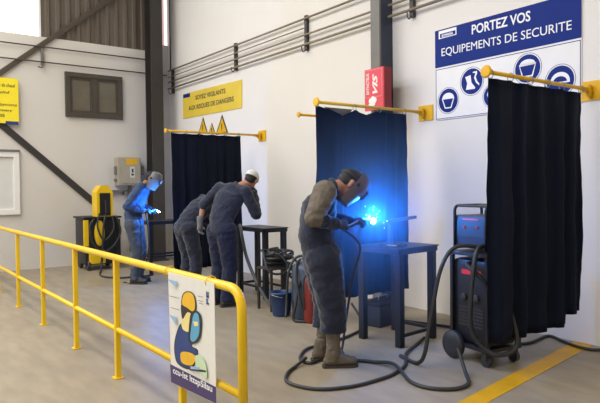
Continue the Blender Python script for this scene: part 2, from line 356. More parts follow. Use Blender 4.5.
t = thing('caution_sign', 'faded yellow wall sign with grey capitals above the far curtain', 'sign', (XR, 10.15, 2.9))
c4 = [at(*p, 0, XR-.012) for p in ((183,94.2),(241.7,79.6),(241.7,108),(183,118.7))]
obj('panel', prism(B(), c4, (.012,0,0)), 'signy', t, world=True)
wtext('lettering', 'SOYEZ VIGILANTS', 'inkb', t, (195.5,100.2), (225.5,93.2), 95.6, XR-.012, bold=.025)
wtext('lettering', 'AUX RISQUES DE DANGERS', 'inkb', t, (188.7,111.6), (233.9,102.2), 106.2, XR-.012, bold=.025)
obj('emblem', prism(B(), [at(*p, 0, XR-.012) for p in ((183.2,94.8),(190,93.0),(190,96.8),(183.2,98.4))], (-.002,0,0)), 'blue', t, world=True)
for (xc, yt, yb_, hw, lab) in ((203,116.8,134,4.6,'leftmost yellow warning triangle below the faded yellow sign'),(211.8,122.6,134,3.4,'smallest yellow warning triangle, between the two larger ones'),(222,114.2,135,6.2,'largest and rightmost yellow warning triangle below the faded yellow sign')):
    a, c, d = at(xc, yt, 0, XR-.004), at(xc-hw, yb_, 0, XR-.004), at(xc+hw, yb_, 0, XR-.004); d.z = c.z; 
    t = thing('warning_sign', lab, 'sign', (XR, a.y, c.z))
    obj('border', prism(B(), [a, d, c], (.004,0,0)), 'pblk', t, world=True)
    g = (a+c+d)/3; q = [g+(p-g)*.74 for p in (a, d, c)]
    obj('field', prism(B(), [p-V((.004,0,0)) for p in q], (.004,0,0)), 'mustard', t, world=True)
    bm = B(); h = a.z-c.z; box(bm, (XR-.012,g.y-.012,g.z-h*.08), (XR-.008,g.y+.012,g.z+h*.2)); box(bm, (XR-.012,g.y-.012,g.z-h*.17), (XR-.008,g.y+.012,g.z-h*.12))
    obj('symbol', bm, 'pblk', t, world=True)
# lemon sign at the left edge
t = thing('notice_sign', 'bright lemon yellow notice cut by the left edge, on the back wall', 'sign', (1.9, YB, 2.7))
obj('panel', box(B(), (1.15,YB-.08,2.71), (2.415,YB-.065,3.535), .003), 'signly', t, world=True)
obj('fixing_rail', box(B(), (2.28,YB-.065,2.95), (2.36,YB,3.4)), 'steelg', t, world=True)
def btext(body, p0, p1, top, x_left, m='inkb', **k):
    a, c, tp = at(*p0, 1, YB-.08), at(*p1, 1, YB-.08), at(p1[0], top, 1, YB-.08)
    text('lettering', body, m, t, (x_left, YB-.08, c.z), (1,0,0), (0,0,1), c.x-x_left, tp.z-c.z, **k)
btext('Zone de chaud', (0,88), (15.0,87.6), 84.2, 1.98, slant=.2, bold=.01)
btext('qualid', (0,95), (9.5,94.6), 91.2, 1.97, slant=.2, bold=.01)
btext('Les Hippocorus', (0,107), (17.0,107.3), 103.8, 1.93, slant=.2, bold=.01)
btext('la dossary', (0,112), (12.5,112.5), 109.2, 1.96, slant=.2, bold=.01)
btext('a mons', (0,117), (4.6,117.0), 114, 2.0, slant=.2, bold=.01)
a, c = at(5.6,121,1,YB-.08), at(18,125,1,YB-.08)
obj('emblem', box(B(), (a.x,YB-.084,c.z), (2.405,YB-.08,a.z)), 'pblue', t, world=True)
# red box sign
t = thing('fire_box_sign', 'red box sign with white print fixed to the steel column', 'sign', (5.13, 5.26, 2.41))
xs = 5.06; ya, yb_ = 5.10, 5.425; z0, z1 = 2.42, 2.925
obj('front_panel', box(B(), (xs,ya,z0), (xs+.02,yb_,z1)), 'red', t, world=True)
obj('side_panel', box(B(), (xs+.02,ya-.002,z0), (5.195,ya+.02,z1)), 'dred', t, world=True)
obj('back_box', box(B(), (xs+.02,ya+.02,z0+.01), (5.195,yb_-.01,z1-.01)), 'dred', t, world=True)
bm = B()
for a in ((ya+.02,z1-.02,yb_-.02,z1-.013),(ya+.02,z0+.155,yb_-.02,z0+.162),(ya+.02,z0+.155,ya+.027,z1-.013),(yb_-.027,z0+.155,yb_-.02,z1-.013)): box(bm, (xs-.003,a[0],a[1]), (xs,a[2],a[3]))
obj('border_line', bm, 'pink', t, world=True)
text('lettering', 'EXTINCTEUR', 'white', t, (xs, 5.345, z0+.2), (0,0,1), (0,1,0), .26, .045, bold=.018)
text('lettering', 'VIS', 'white', t, (xs, 5.20, z0+.2), (0,0,1), (0,1,0), .24, .085, bold=.03, slant=.4)
bm = B()
for k, (dy, dz, r) in enumerate(((0,0,.04),(.04,.03,.032),(-.03,.035,.035),(.05,-.03,.03),(.0,.06,.025))): disc(bm, 5.28+dy, z0+.085+dz, r, xs-.0005*k, .003)
obj('flame_symbol', bm, 'white', t, world=True)

# ------------------------------------------------------------------ curtain poles and curtains
def pole(y, z, label, x0=3.87, knob=.05, group='yellow swing poles on the right wall'):
    t = thing('curtain_pole', label, 'pole', (XR, y, z), group=group)
    obj('pole', tube(B(), [(x0, y, z), (XR-.05, y, z)], .017, 12), 'mustard', t, smooth=.8, world=True)
    obj('end_knob', lathe(B(), [(.0,-.012),(knob*.8,-.012),(knob,0),(knob*.8,.012),(0,.014)], (x0-.01,y,z), axis=(-1,0,0)), 'mustard', t, world=True)
    bm = B(); box(bm, (XR-.012,y-.13,z-.1), (XR,y+.09,z+.08), .003)
    obj('wall_plate', bm, 'mustard', t, world=True)
    bm = B(); prism(bm, [(XR-.012,y-.006,z-.09),(XR-.012,y-.006,z-.01),(XR-.14,y-.006,z-.01)], (0,.012,0)); cyl(bm, (XR-.05,y,z-.06), (XR-.05,y,z+.04), .026); box(bm, (XR-.15,y-.03,z-.022), (XR-.01,y+.03,z-.014))
    obj('hinge_bracket', bm, 'mustard', t, world=True)
pole(2.79, 2.36, 'yellow pole with round end knob holding the nearest curtain, over the blue sign')
pole(4.787, 2.365, 'yellow pole with round end knob holding the middle curtain', 3.80)
pole(6.3, 2.45, 'yellow pole mostly hidden behind the middle curtain', 4.70, .04)
pole(8.34, 2.36, 'yellow pole with small end knob holding the far curtain', 3.73, .04)
def curtain(label, x0, x1, y, ztop, zbot, phase, nf, amp, hooks, sharp=1.0, pz=2.36, fr=0):
    t = thing('welding_curtain', label, 'curtain', ((x0+x1)/2, y, 0))
    nx, nz = 160, 26; bm = B(); G = []
    for j in range(nz+1):
        v = j/nz; row = []
        for i in range(nx+1):
            u = i/nx; x = x0+(x1-x0)*u; zt, zb = ztop(u), zbot(u); z = zt+(zb-zt)*v
            a = (nf*u+phase+.35*noise.noise(V((u*6+phase,v*.8,0))))*2*math.pi
            w_ = math.sin(a); w_ = math.copysign(abs(w_)**sharp, w_)
            A = amp*(.45+.55*min(1, v*2.2))*(.75+.5*noise.noise(V((u*9,phase,3))))
            dy = A*w_ + .012*noise.noise(V((x*5, z*3, phase))) + .01*noise.noise(V((x*1.5,z*7,phase+4)))
            dx = .012*noise.noise(V((phase*3+.1, z*2.2, u*2)))
            row.append(bm.verts.new((x+dx, y+dy, z)))
        G.append(row)
    for j in range(nz):
        for i in range(nx): bm.faces.new((G[j][i], G[j][i+1], G[j+1][i+1], G[j+1][i]))
    # thickness
    r = bmesh.ops.solidify(bm, geom=bm.faces[:], thickness=.005)
    obj('curtain_sheet', bm, 'curtain', t, smooth=True, world=True)
    for u in hooks:
        x = x0+(x1-x0)*u; c = V((x, y, pz-.012))
        obj('hook_ring', tube(B(), [c+V((0,math.cos(a)*.028,math.sin(a)*.034)) for a in [2*math.pi*k/14 for k in range(14)]], .004, 6, closed=True), 'steelm', t, world=True)
    return t
hk = [.02,.21,.39,.58,.77,.97]
def tops(hk, base, sag):
    def f(u):
        for a, c in zip(hk, hk[1:]):
            if a <= u <= c: k = (u-a)/(c-a); return base-sag*4*k*(1-k)
        return base
    return f
def zb3(u): return .25 if u < .815 else .335
curtain('dark navy welding curtain in folds hanging nearest the camera, right of the trolley', 3.90, 5.285, 2.79, tops([.01,.2,.4,.58,.75,.99], 2.325, .012), zb3, .1, 5.2, .042, [.01,.2,.4,.58,.75,.98], .55)
def top2(u): return 2.325 - (.085*max(0, 1-abs(u-.27)/.14)+.02*max(0,1-abs(u-.1)/.08) + .05*max(0, 1-abs(u-.52)/.13) + .012*max(0, 1-abs(u-.8)/.1))
c2_ = curtain('dark navy welding curtain with sagging top behind the stooping welder at the arc', 3.785, 5.11, 4.787, top2, lambda u: .30, .3, 6.3, .030, [.01,.40,.68,.98], .9)
obj('turned_fold', prism(B(), [(3.93,4.835,2.33),(4.33,4.835,2.33),(4.16,4.84,2.16)], (0,.006,0)), 'steelg', c2_, world=True)
curtain('dark welding curtain hanging furthest back behind the two stooping men', 3.80, 5.02, 8.34, tops(hk, 2.335, .012), lambda u: .25, .7, 7, .032, hk, .8)

# ------------------------------------------------------------------ railing
rx = 1.62
t = thing('safety_railing', 'long yellow tubular safety railing standing across the left foreground', 'railing', (rx, 2.7, 0))
ZT, ZM = .955, .385
path = fillet([(rx,11.3,ZT),(rx,2.70,ZT),(rx,2.70,.012)], .13, 10)
obj('top_rail', tube(B(), path, .026, 14), 'yellow', t, smooth=.9, world=True)
obj('middle_rail', tube(B(), [(rx,11.3,ZM),(rx,2.70,ZM)], .021, 12), 'yellow', t, smooth=.9, world=True)
obj('base_plate', box(B(), (rx-.06,2.64,0), (rx+.06,2.76,.012), .002), 'yellow', t, world=True)
for y in (10.8, 9.58, 8.22, 6.95, 5.72, 4.61, 3.44):
    p = obj('post', box(B(), (rx-.021,y-.021,.01), (rx+.021,y+.021,ZT-.005), .006), 'yellow', t, world=True)
    obj('base_plate', box(B(), (rx-.038,y-.038,0), (rx+.038,y+.038,.010), .002), 'yellow', p, world=True)
# poster tied to the railing
xp = rx-.034
t = thing('safety_poster', 'vinyl poster with a cartoon welder tied to the end of the yellow railing', 'poster', (xp, 3.32, .24))
c4 = [at(*p, 0, xp) for p in ((168,272),(214,283.5),(216.3,404),(171.5,382.5))]
obj('sheet', prism(B(), c4, (.004,0,0)), 'paper', t, world=True)
lay = [0]
def A_(*pts): return [(165+x/6.5, 268+y/6.5) for x, y in pts]
def B_(*pts): return [(165+x/5.53, 330+y/5.53) for x, y in pts]
def pr(name, pts, m):
    lay[0] += 1; x = xp-.0008*lay[0]
    sm = []
    P = [at(*p, 0, xp) for p in pts]
    for q in (spline(P, 4, True) if len(P) > 4 else P): sm.append(V((x+.0006, q.y, q.z)))
    o = obj(name, prism(B(), sm, (-.0008,0,0)), m, t, world=True); return o
pr('printed_band', [(170.2,364.0),(216,387.0),(216.3,403.6),(171.3,382.1)], 'purple')
pr('printed_body', A_((95,372),(118,362),(150,395),(165,420),(185,480))+B_((150,90),(182,110),(178,160),(140,218),(70,185),(52,110),(58,40)), 'pblk')
pr('printed_jacket', A_((100,378),(118,368),(145,398),(160,425),(178,480))+B_((145,95),(176,112),(172,155),(138,210),(76,180),(58,110),(64,45)), 'pblue')
pr('printed_face', A_((115,262),(150,285),(178,300),(172,400),(140,412),(112,378)), 'pskin')
pr('printed_strap', A_((108,242),(128,236),(195,285),(188,306),(150,286),(120,330),(110,300)), 'pblk')
pr('printed_helmet_outline', A_((110,215),(122,166),(155,150),(190,168),(205,215),(205,268),(183,288),(150,265),(116,245)), 'pblk')
pr('printed_helmet', A_((116,215),(127,172),(155,156),(186,173),(199,215),(199,262),(182,280),(150,258),(121,240)), 'pyel')
mo = A_((172,300),(200,275),(230,292),(243,330),(240,420),(225,470),(190,492),(158,470),(160,400))
pr('printed_mask_outline', mo, 'pblk')
pr('printed_mask', A_((190,310),(212,290),(228,322),(230,410),(216,455),(190,478),(172,460),(176,400)), 'plb')
pr('printed_visor', A_((190,345),(222,350),(222,374),(200,378)), 'pskin')
pr('printed_glove', B_((95,125),(130,120),(170,137),(175,165),(152,195),(100,178)), 'pyel')
pr('printed_glove_cuff', B_((175,145),(200,140),(230,180),(240,262),(205,240),(180,200)), 'pgreen')
pr('printed_torch', B_((145,205),(235,222),(235,232),(145,222)), 'pblk')
pr('printed_torch', B_((150,198),(200,205),(200,218),(150,214)), 'psky')
pr('printed_scribble', A_((25,70),(92,88),(80,122)), 'psky'); pr('printed_scribble', A_((40,302),(84,318),(86,372)), 'psky')
for ln in (((40,180),(105,196)),((50,255),(108,272)),((228,180),(262,188)),((228,208),(262,218)),((238,226),(262,234))):
    (a, b_), (c, d) = ln; pr('printed_line', A_((a,b_-2),(c,d-2),(c,d+1),(a,b_+1)), 'pblk')
a, c = at(*A_((285,240))[0], 0, xp-.002), at(*A_((288,170))[0], 0, xp-.002)
text('lettering', 'FE', 'pblue', t, a, (0,0,1), (0,1,0), .075, .03, bold=.02, depth=.001)
a, c = at(*B_((45,248))[0], 0, xp-.002), at(*B_((262,356))[0], 0, xp-.002)
text('lettering', 'ccu-lst lttspSilau', 'white', t, a, (c-a), (0,0,1), (c-a).length, .052, bold=.012, depth=.001)
for yy in (3.60, 3.04):
    obj('cable_tie', tube(B(), [(rx+math.cos(a)*.036, yy, ZT+math.sin(a)*.036) for a in [2*math.pi*k/16 for k in range(16)]], .0035, 6, closed=True), 'yellow', t, world=True)

# ------------------------------------------------------------------ tables
def table(F, ang, lu, lv, zt, leg, label, stretch=.12, sides=((0,1),(1,3),(3,2),(2,0))):
    t = thing('work_table', label, 'table', (F[0], F[1], 0), math.radians(ang))
    bm = B(); box(bm, (-.02,-.02,zt-.012), (lu+.02,lv+.02,zt), .003); obj('tabletop', bm, 'bench', t)
    bm = B(); h = leg/2
    for a, c in (((0,0),(lu,0)),((lu,0),(lu,lv)),((lu,lv),(0,lv)),((0,lv),(0,0))): bar(bm, (*a, zt-.035), (*c, zt-.035), .03, .045)
    obj('apron', bm, 'bench', t)
    cs = ((h,h),(lu-h,h),(h,lv-h),(lu-h,lv-h))
    for a in cs: obj('leg', box(B(), (a[0]-h,a[1]-h,0), (a[0]+h,a[1]+h,zt-.012), .004), 'bench', t)
    for i, j in sides:
        p, q = V((*cs[i], stretch)), V((*cs[j], stretch)); d = (q-p).normalized()
        obj('stretcher', bar(B(), p+d*h, q-d*h, .025, .03), 'bench', t)
    return t
table((3.965,3.80), 5, .56, .52, .92, .065, 'dark steel work table in front of the bright welding arc', .10, ((0,1),(1,3)))
table((4.31,6.58), 0, .36, .72, .95, .065, 'dark steel work table where the capped man stoops, beside the blue bucket', .14, ((0,2),(1,3),(3,2)))
table((3.98,9.65), 0, .75, .45, .93, .05, 'blue steel work table in front of the furthest welder', .32, ((0,1),(2,3),(0,2),(1,3)))
# piece being welded: post and bar clamped on the table
AX = at(373.3, 221, 1, 3.86); arcp_ = AX
t = thing('steel_workpiece', 'steel bar on an upright post standing on the table by the arc', 'workpiece', (4.17, 4.12, .92))
obj('post', box(B(), (4.15,4.1,.932), (4.19,4.14,1.15), .003), 'navysteel', t, world=True)
obj('foot', box(B(), (4.09,4.04,.92), (4.25,4.2,.932), .002), 'navysteel', t, world=True)
q = at(415,217,1,4.2)
obj('bar', bar(B(), (arcp_.x+.015,arcp_.y+.02,arcp_.z-.03), (q.x,q.y,q.z), .035, .03), 'navysteel', t, world=True)
t2 = thing('clamp', 'small steel clamp lying on the table under the welding arc', 'clamp', (4.1, 3.95, .92))
bm = B(); tube(bm, fillet([(4.03,3.9,.935),(4.16,3.9,.935),(4.2,3.95,.935),(4.2,4.02,.935)], .02), .013, 8); obj('frame', bm, 'steel', t2, world=True)
obj('screw', tube(B(), [(4.03,3.9,.935),(4.03,3.97,.935),(4.03,4.02,.935)], .007, 8), 'steelm', t2, world=True)

# ------------------------------------------------------------------ people
def caps(bm, p, q, r1, r2, side=None, w1=1, w2=None, seg=18):
    """tapered capsule, cross-section widened along `side`"""
    p, q = V(p), V(q); d = q-p; Ln = d.length; d = d.normalized() if Ln > 1e-5 else V((0,0,1)); w2 = w1 if w2 is None else w2
    if side is None: X, Y = basis(d)
    else: X = (V(side)-d*V(side).dot(d)).normalized(); Y = d.cross(X)
    prof = []
    for k in range(6): a = math.pi/2*k/6; prof.append((-math.cos(a)*r1, math.sin(a)*r1, w1))
    for k in range(5): t = k/4; prof.append((Ln*t, r1+(r2-r1)*t, w1+(w2-w1)*t))
    for k in range(1, 7): a = math.pi/2*k/6; prof.append((Ln+math.sin(a)*r2, max(math.cos(a)*r2, 1e-4), w2))
    rings = [[bm.verts.new(p + d*z + (X*math.cos(t)*w + Y*math.sin(t))*max(r, 1e-4)) for t in [2*math.pi*i/seg for i in range(seg)]] for z, r, w in prof]
    for a, c in zip(rings, rings[1:]):
        for k in range(seg): bm.faces.new((a[k], a[(k+1) % seg], c[(k+1) % seg], c[k]))
    bm.faces.new(rings[0][::-1]); bm.faces.new(rings[-1]); return bm
def cut(bm, p, n):
    """keep what lies on the side of the plane the normal n points away from, and close the cut"""
    r = bmesh.ops.bisect_plane(bm, geom=bm.verts[:]+bm.edges[:]+bm.faces[:], plane_co=V(p), plane_no=V(n), clear_outer=True)
def organic(name, bm, m, parent, vox=.01, smooth=3, wr=0, wsc=9, cuts=()):
    me = bpy.data.meshes.new('t'); bmesh.ops.recalc_face_normals(bm, faces=bm.faces); bm.to_mesh(me); bm.free()
    o = bpy.data.objects.new('t', me); C.objects.link(o)
    md = o.modifiers.new('r', 'REMESH'); md.mode = 'VOXEL'; md.voxel_size = vox
    md = o.modifiers.new('s', 'SMOOTH'); md.iterations = smooth; md.factor = .5
    me2 = evalmesh(o); bpy.data.objects.remove(o)
    bm = B(); bm.from_mesh(me2); bpy.data.meshes.remove(me2); bm.normal_update()
    if wr:
        for v in bm.verts:
            c = v.co; n = noise.noise(V((c.x*wsc, c.y*wsc, c.z*wsc*1.6))); n2 = noise.noise(V((c.x*wsc*2.3+5, c.y*wsc*2.3, c.z*wsc*3.6)))
            v.co = c + v.normal*(wr*(1-2.2*abs(n)) + wr*.5*(1-2.2*abs(n2)) - wr*.6)
    for p, n in cuts: cut(bm, p, n)
    return obj(name, bm, m, parent, smooth=True, world=True)

def hand(bm, wrist, d, palm, sgn, curl=55, gr=0.0, k=1.0):
    """palm + four unequal bent fingers + thumb from the side of the palm. d along hand, palm = direction the palm faces"""
    d = V(d).normalized(); palm = V(palm); palm = (palm-d*palm.dot(d)).normalized(); sd = d.cross(palm).normalized()*sgn   # towards the thumb
    w = V(wrist); c = w + d*.055*k
    caps(bm, w+d*.01, w+d*.075*k, .022+gr, .024+gr, sd, 1.1, 1.65)
    for i, ln in enumerate((.072,.080,.074,.058)):
        off = (1.5-i)*.0205*k; b0 = w + d*.078*k + sd*off
        dirn, p = d.copy(), b0
        for j, fr in enumerate((.45,.32,.27)):
            a = math.radians(curl*(.5 if j == 0 else 1)); rot = Matrix.Rotation(a, 3, sd.cross(V((0,0,0)) if False else d).normalized()) if False else None
            dirn = (dirn*math.cos(a) + (palm - dirn*palm.dot(dirn)).normalized()*math.sin(a)).normalized()
            q = p + dirn*ln*fr*k; r = (.0098-.0009*j)*k+gr*.6; caps(bm, p, q, r, r*.93, seg=10); p = q
            palm = (palm - dirn*palm.dot(dirn)); palm = palm.normalized() if palm.length > 1e-3 else -d
        palm = V(hand.p0) if hasattr(hand, 'p0') else palm
        palm = (sd.cross(d)*(-sgn)); 
        palm = palm if True else palm
        # restore the original palm direction for the next finger
        palm = d.cross(sd)*(-1) if (d.cross(sd)*(-1)).dot(PALM) > 0 else d.cross(sd)
    t0 = w + d*.03*k + sd*.026*k; t1 = t0 + (d*.6+sd*.55+palm*.45).normalized()*.036*k; t2 = t1 + (d*.75+palm*.65-sd*.05).normalized()*.03*k
    caps(bm, t0-sd*.01, t1, .0125*k+gr*.6, .0105*k+gr*.6, seg=10); caps(bm, t1, t2, .0105*k+gr*.6, .009*k+gr*.6, seg=10)
PALM = V((0,0,-1))
def hand_(bm, wrist, d, palm, sgn, **k):
    global PALM; PALM = V(palm); hand(bm, wrist, d, palm, sgn, **k)

def head_geo(bm, c, hf, hu, sc=1.0):
    hs = hu.cross(hf).normalized()
    ell(bm, c+hu*.03+hf*-.012, hf*.097*sc, hs*.077*sc, hu*.095*sc)
    ell(bm, c-hu*.03+hf*.02, hf*.072*sc, hs*.062*sc, hu*.09*sc)
    caps(bm, c-hu*.085+hf*.06, c-hu*.075+hf*.075, .022, .018, hs, 1.3)      # chin
    caps(bm, c+hu*.018+hf*.088, c-hu*.028+hf*.112, .010, .015)               # nose
    caps(bm, c+hu*.038+hf*.078-hs*.035, c+hu*.038+hf*.078+hs*.035, .012, .012)  # brow
    caps(bm, c-hu*.052+hf*.085-hs*.016, c-hu*.052+hf*.085+hs*.016, .009, .009)  # mouth
    for q in (-1, 1):
        caps(bm, c+hs*q*.076-hu*.022-hf*.008, c+hs*q*.083+hu*.025-hf*.014, .012, .015, hf, 1.35)
        ell(bm, c+hu*.016+hf*.08+hs*q*.031, hf*.013, hs*.014, hu*.011, 2)

def person(label, base, th, P, st):
    t = thing('person', label, 'person', (*base, 0)); th = math.radians(th)
    D = V((math.cos(th), math.sin(th), 0)); S = V((-math.sin(th), math.cos(th), 0)); O = V((*base, 0))
    W = lambda a: O + D*a[0] + S*a[1] + V((0,0,a[2])); Wd = lambda a: (D*a[0]+S*a[1]+V((0,0,a[2]))).normalized()
    J = {k: W(v) for k, v in P.items() if k not in ('hf','hu','footL','footR','palmL','palmR','handL','handR','curlL','curlR')}
    hf = Wd(P['hf']); hu = V((0,0,1)) if 'hu' not in P else Wd(P['hu']); hu = (hu-hf*hu.dot(hf)).normalized()
    side = (J['shL']-J['shR']).normalized(); hside = (J['hipL']-J['hipR']).normalized()
    pel = (J['hipL']+J['hipR'])/2; ch = J['chest']; sc = (J['shL']+J['shR'])/2
    # body: one continuous surface
    bm = B()
    caps(bm, J['hipL'], J['hipR'], .095, .095); caps(bm, pel+V((0,0,.03)), J['waist'], .10, .092, hside, 1.35, 1.3)
    caps(bm, J['waist'], ch, .092, .105, side, 1.3, 1.45); caps(bm, ch, sc, .105, .07, side, 1.45, 1.9)
    caps(bm, J['shL'], J['shR'], .052, .052); caps(bm, sc, J['neck'], .07, .052, side, 1.3, 1); caps(bm, J['neck'], J['head']-hu*.03-hf*.02, .052, .055)
    head_geo(bm, J['head'], hf, hu)
    for q in 'LR':
        caps(bm, J['sh'+q], J['el'+q], .05, .038); caps(bm, J['el'+q], J['wr'+q], .039, .026, seg=14)
        sg = 1 if q == 'R' else -1
        hand_(bm, J['wr'+q], Wd(P['hand'+q]), Wd(P['palm'+q]), sg, curl=P.get('curl'+q, 45))
        caps(bm, J['hip'+q], J['kn'+q], .085, .056); caps(bm, J['kn'+q], J['kn'+q]*.6+J['an'+q]*.4, .056, .058); caps(bm, J['kn'+q]*.6+J['an'+q]*.4, J['an'+q], .058, .036)
        fd = Wd(P['foot'+q]); a = J['an'+q]; caps(bm, a-fd*.04-V((0,0,.035)), a+fd*.12-V((0,0,.052)), .032, .024, fd.cross(V((0,0,1))), 1.1, 1.6)
    organic('body', bm, st['skin'], t, .0065, 2)
    # hair
    if st.get('hair'):
        bm = B(); hs = hu.cross(hf); c = J['head']
        ell(bm, c+hu*.042-hf*.018, hf*.096, hs*.081, hu*.089); ell(bm, c-hf*.045-hu*.0, hf*.06, hs*.070, hu*.06)
        organic('hair', bm, st['hair'], t, .008, 1, .003, 40)
    # jacket (torso)
    g = st.get('g', .024)
    bm = B(); 
    caps(bm, J['waist'], ch, .10+g, .115+g, side, 1.25, 1.38); caps(bm, ch, sc, .115+g, .075+g*.6, side, 1.38, 1.75)
    caps(bm, pel+V((0,0,.02)), J['waist'], .11+g, .10+g, hside, 1.3, 1.25)
    caps(bm, J['shL'], J['shR'], .058+g*.6, .058+g*.6); caps(bm, sc, sc*.45+J['neck']*.55, .075+g*.4, .058+g*.3)
    if not st.get('sleeve'):
        for q in 'LR':
            e = st.get('slv'+q, .93)
            caps(bm, J['sh'+q], J['el'+q], .06+g*.7, .05+g*.6)
            if e > 0: caps(bm, J['el'+q], J['el'+q].lerp(J['wr'+q], e), .05+g*.6, .038+g*.4)
    dn = (pel - J['waist']).normalized()
    jk = organic('jacket', bm, st['jacket'], t, .011, 3, .008, 8)
    bm = B(); nd = (J['head']-J['neck']).normalized(); c = sc*.3+J['neck']*.7; X, Y = basis(nd)
    tube(bm, [c + (X*math.cos(a)+Y*math.sin(a))*.072 for a in [2*math.pi*k/20 for k in range(20)]], .016, 8, closed=True)
    obj('collar', bm, st['jacket'], jk, smooth=True, world=True)
    if st.get('sleeve'):
        for q in 'LR':
            bm = B(); caps(bm, J['sh'+q]+ (J['shR' if q == 'L' else 'shL']-J['sh'+q])*.02, J['el'+q], .088+g*.3, .062+g*.3); caps(bm, J['el'+q], J['el'+q].lerp(J['wr'+q], .25), .058+g*.3, .052+g*.3)
            organic('sleeve', bm, st['sleeve'], t, .011, 2, .009, 11)
            bm = B(); caps(bm, J['el'+q].lerp(J['wr'+q], .2), J['el'+q].lerp(J['wr'+q], .95), .056+g*.3, .042+g*.3); organic('gauntlet', bm, st['forearm'], t, .011, 2, .006, 11)
    # trousers
    bm = B(); caps(bm, J['hipL'], J['hipR'], .115+g*.6, .115+g*.6); caps(bm, pel, pel.lerp(J['waist'], .7), .115+g*.6, .105+g*.4, hside, 1.3, 1.25)
    lowz = st.get('lowz', .07)
    for q in 'LR':
        fat = st.get('fat', 0)
        caps(bm, J['hip'+q], J['kn'+q], .108+g*.5+fat, .078+g*.4+fat*.8); caps(bm, J['kn'+q], J['an'+q]+V((0,0,-.01)), .078+g*.4+fat*.8, .064+g*.4+fat*.6)
    organic('trousers', bm, st['trousers'], t, .011, 3, .009, 7, cuts=[((0,0,lowz), (0,0,-1))])
    for q in 'LR':
        if lowz > .2:
            k = J['kn'+q].lerp(J['an'+q], .3)
            bm = B(); caps(bm, k, J['an'+q]+V((0,0,.03)), .062, .054); organic('gaiter', bm, st['gaiter'], t, .009, 2, .006, 14)
        # boot
        fd = Wd(P['foot'+q]); fs = fd.cross(V((0,0,1))); a = J['an'+q]; g0 = V((a.x, a.y, 0))
        bm = B(); caps(bm, a+V((0,0,.07)), V((a.x,a.y,.07))-fd*.01, .052, .054, fd, 1.15, 1.2)
        caps(bm, g0-fd*.045+V((0,0,.052)), g0+fd*.165+V((0,0,.05)), .042, .034, fs, 1.05, 1.35); caps(bm, g0+fd*.02+V((0,0,.09)), g0+fd*.12+V((0,0,.06)), .04, .035, fs, 1.0, 1.2)
        bt = organic('boot', bm, st['boot'], t, .007, 2, .002, 30, cuts=[((0,0,.018),(0,0,-1))])
        prof = [(-.095,.026),(-.085,.04),(0,.043),(.06,.042),(.12,.052),(.17,.048),(.2,.03),(.208,0)]
        ring = [g0+fd*x+fs*w_ for x, w_ in prof] + [g0+fd*x-fs*w_ for x, w_ in prof[-2::-1]]
        obj('sole', prism(B(), ring, (0,0,.02)), 'bootd', bt, world=True)
        # glove
        if st.get('glove'+q):
            bm = B(); d = Wd(P['hand'+q]); hand_(bm, J['wr'+q], d, Wd(P['palm'+q]), 1 if q == 'R' else -1, curl=P.get('curl'+q, 45), gr=.006)
            caps(bm, J['wr'+q]-d*.06, J['wr'+q]+d*.03, .042, .034)
            organic('glove', bm, st['glove'+q], t, .0065, 1)
    # headgear
    c = J['head']; hs = hu.cross(hf).normalized()
    if st.get('mask'):
        ms, mk = st['mask'], B(); K = st.get('mk', 1.08)
        # face shield: a curved shell in front of the face, open at the back
        n, mz = 14, 12; G = []
        off = st.get('maskoff', 0)
        for j in range(mz+1):
            v = j/mz; row = []; hgt = .125-.255*v; R = .118-.030*max(0, v-.45)/.55 - .028*max(0, .3-v)/.3
            for i in range(n+1):
                a = math.radians(-100+200*i/n); bul = 1 + .14*math.cos(a)
                row.append(mk.verts.new(c + hu*(hgt*K+off) + hf*(math.cos(a)*R*bul*K+.015) + hs*math.sin(a)*R*.92*K))
            G.append(row)
        for j in range(mz):
            for i in range(n): mk.faces.new((G[j][i], G[j][i+1], G[j+1][i+1], G[j+1][i]))
        top = mk.verts.new(c+hu*(.145*K+off)+hf*.05)
        for i in range(n): mk.faces.new((G[0][i+1], G[0][i], top))
        bot = mk.verts.new(c-hu*(.135*K-off)+hf*.06)
        for i in range(n): mk.faces.new((G[-1][i], G[-1][i+1], bot))
        bmesh.ops.recalc_face_normals(mk, faces=mk.faces); bmesh.ops.solidify(mk, geom=mk.faces[:], thickness=.004)
        mo_ = obj('welding_mask', mk, ms, t, smooth=.7, world=True)
        fr = B(); f0 = c+hf*(.1345*K+.008)+hu*(.022+off)
        for sx, sz, w_, h_ in ((0,.035,.11,.012),(0,-.035,.11,.012),(-.055,0,.012,.075),(.055,0,.012,.075)):
            q = f0+hs*sx+hu*sz; prism(fr, [q+hs*w_/2*i+hu*h_/2*j for i, j in ((-1,-1),(1,-1),(1,1),(-1,1))], hf*.012)
        obj('visor_frame', fr, 'black', mo_, world=True)
        gl = B(); prism(gl, [f0+hs*.05*i+hu*.03*j for i, j in ((-1,-1),(1,-1),(1,1),(-1,1))], hf*.006); obj('visor', gl, 'visor', mo_, world=True)
        for q in (-1, 1): obj('pivot_knob', lathe(B(), [(.016,0),(.016,.01),(.012,.014)], c+hs*q*.105*K+hf*.022+hu*.03, axis=tuple(hs*q)), 'black', mo_, world=True)
        hb = B()
        pts = [c+hu*(.055)+hf*(math.cos(a)*.104-.008)+hs*math.sin(a)*.092 for a in [2*math.pi*k/24 for k in range(24)]]; tube(hb, pts, .011, 6, closed=True)
        pts = [c+hu*(.04+math.sin(a)*.1)+hf*(-.01)+hs*math.cos(a)*.09 for a in [math.pi*k/12 for k in range(13)]]; tube(hb, pts, .008, 6)
        obj('headband', hb, 'black', t, smooth=True, world=True)
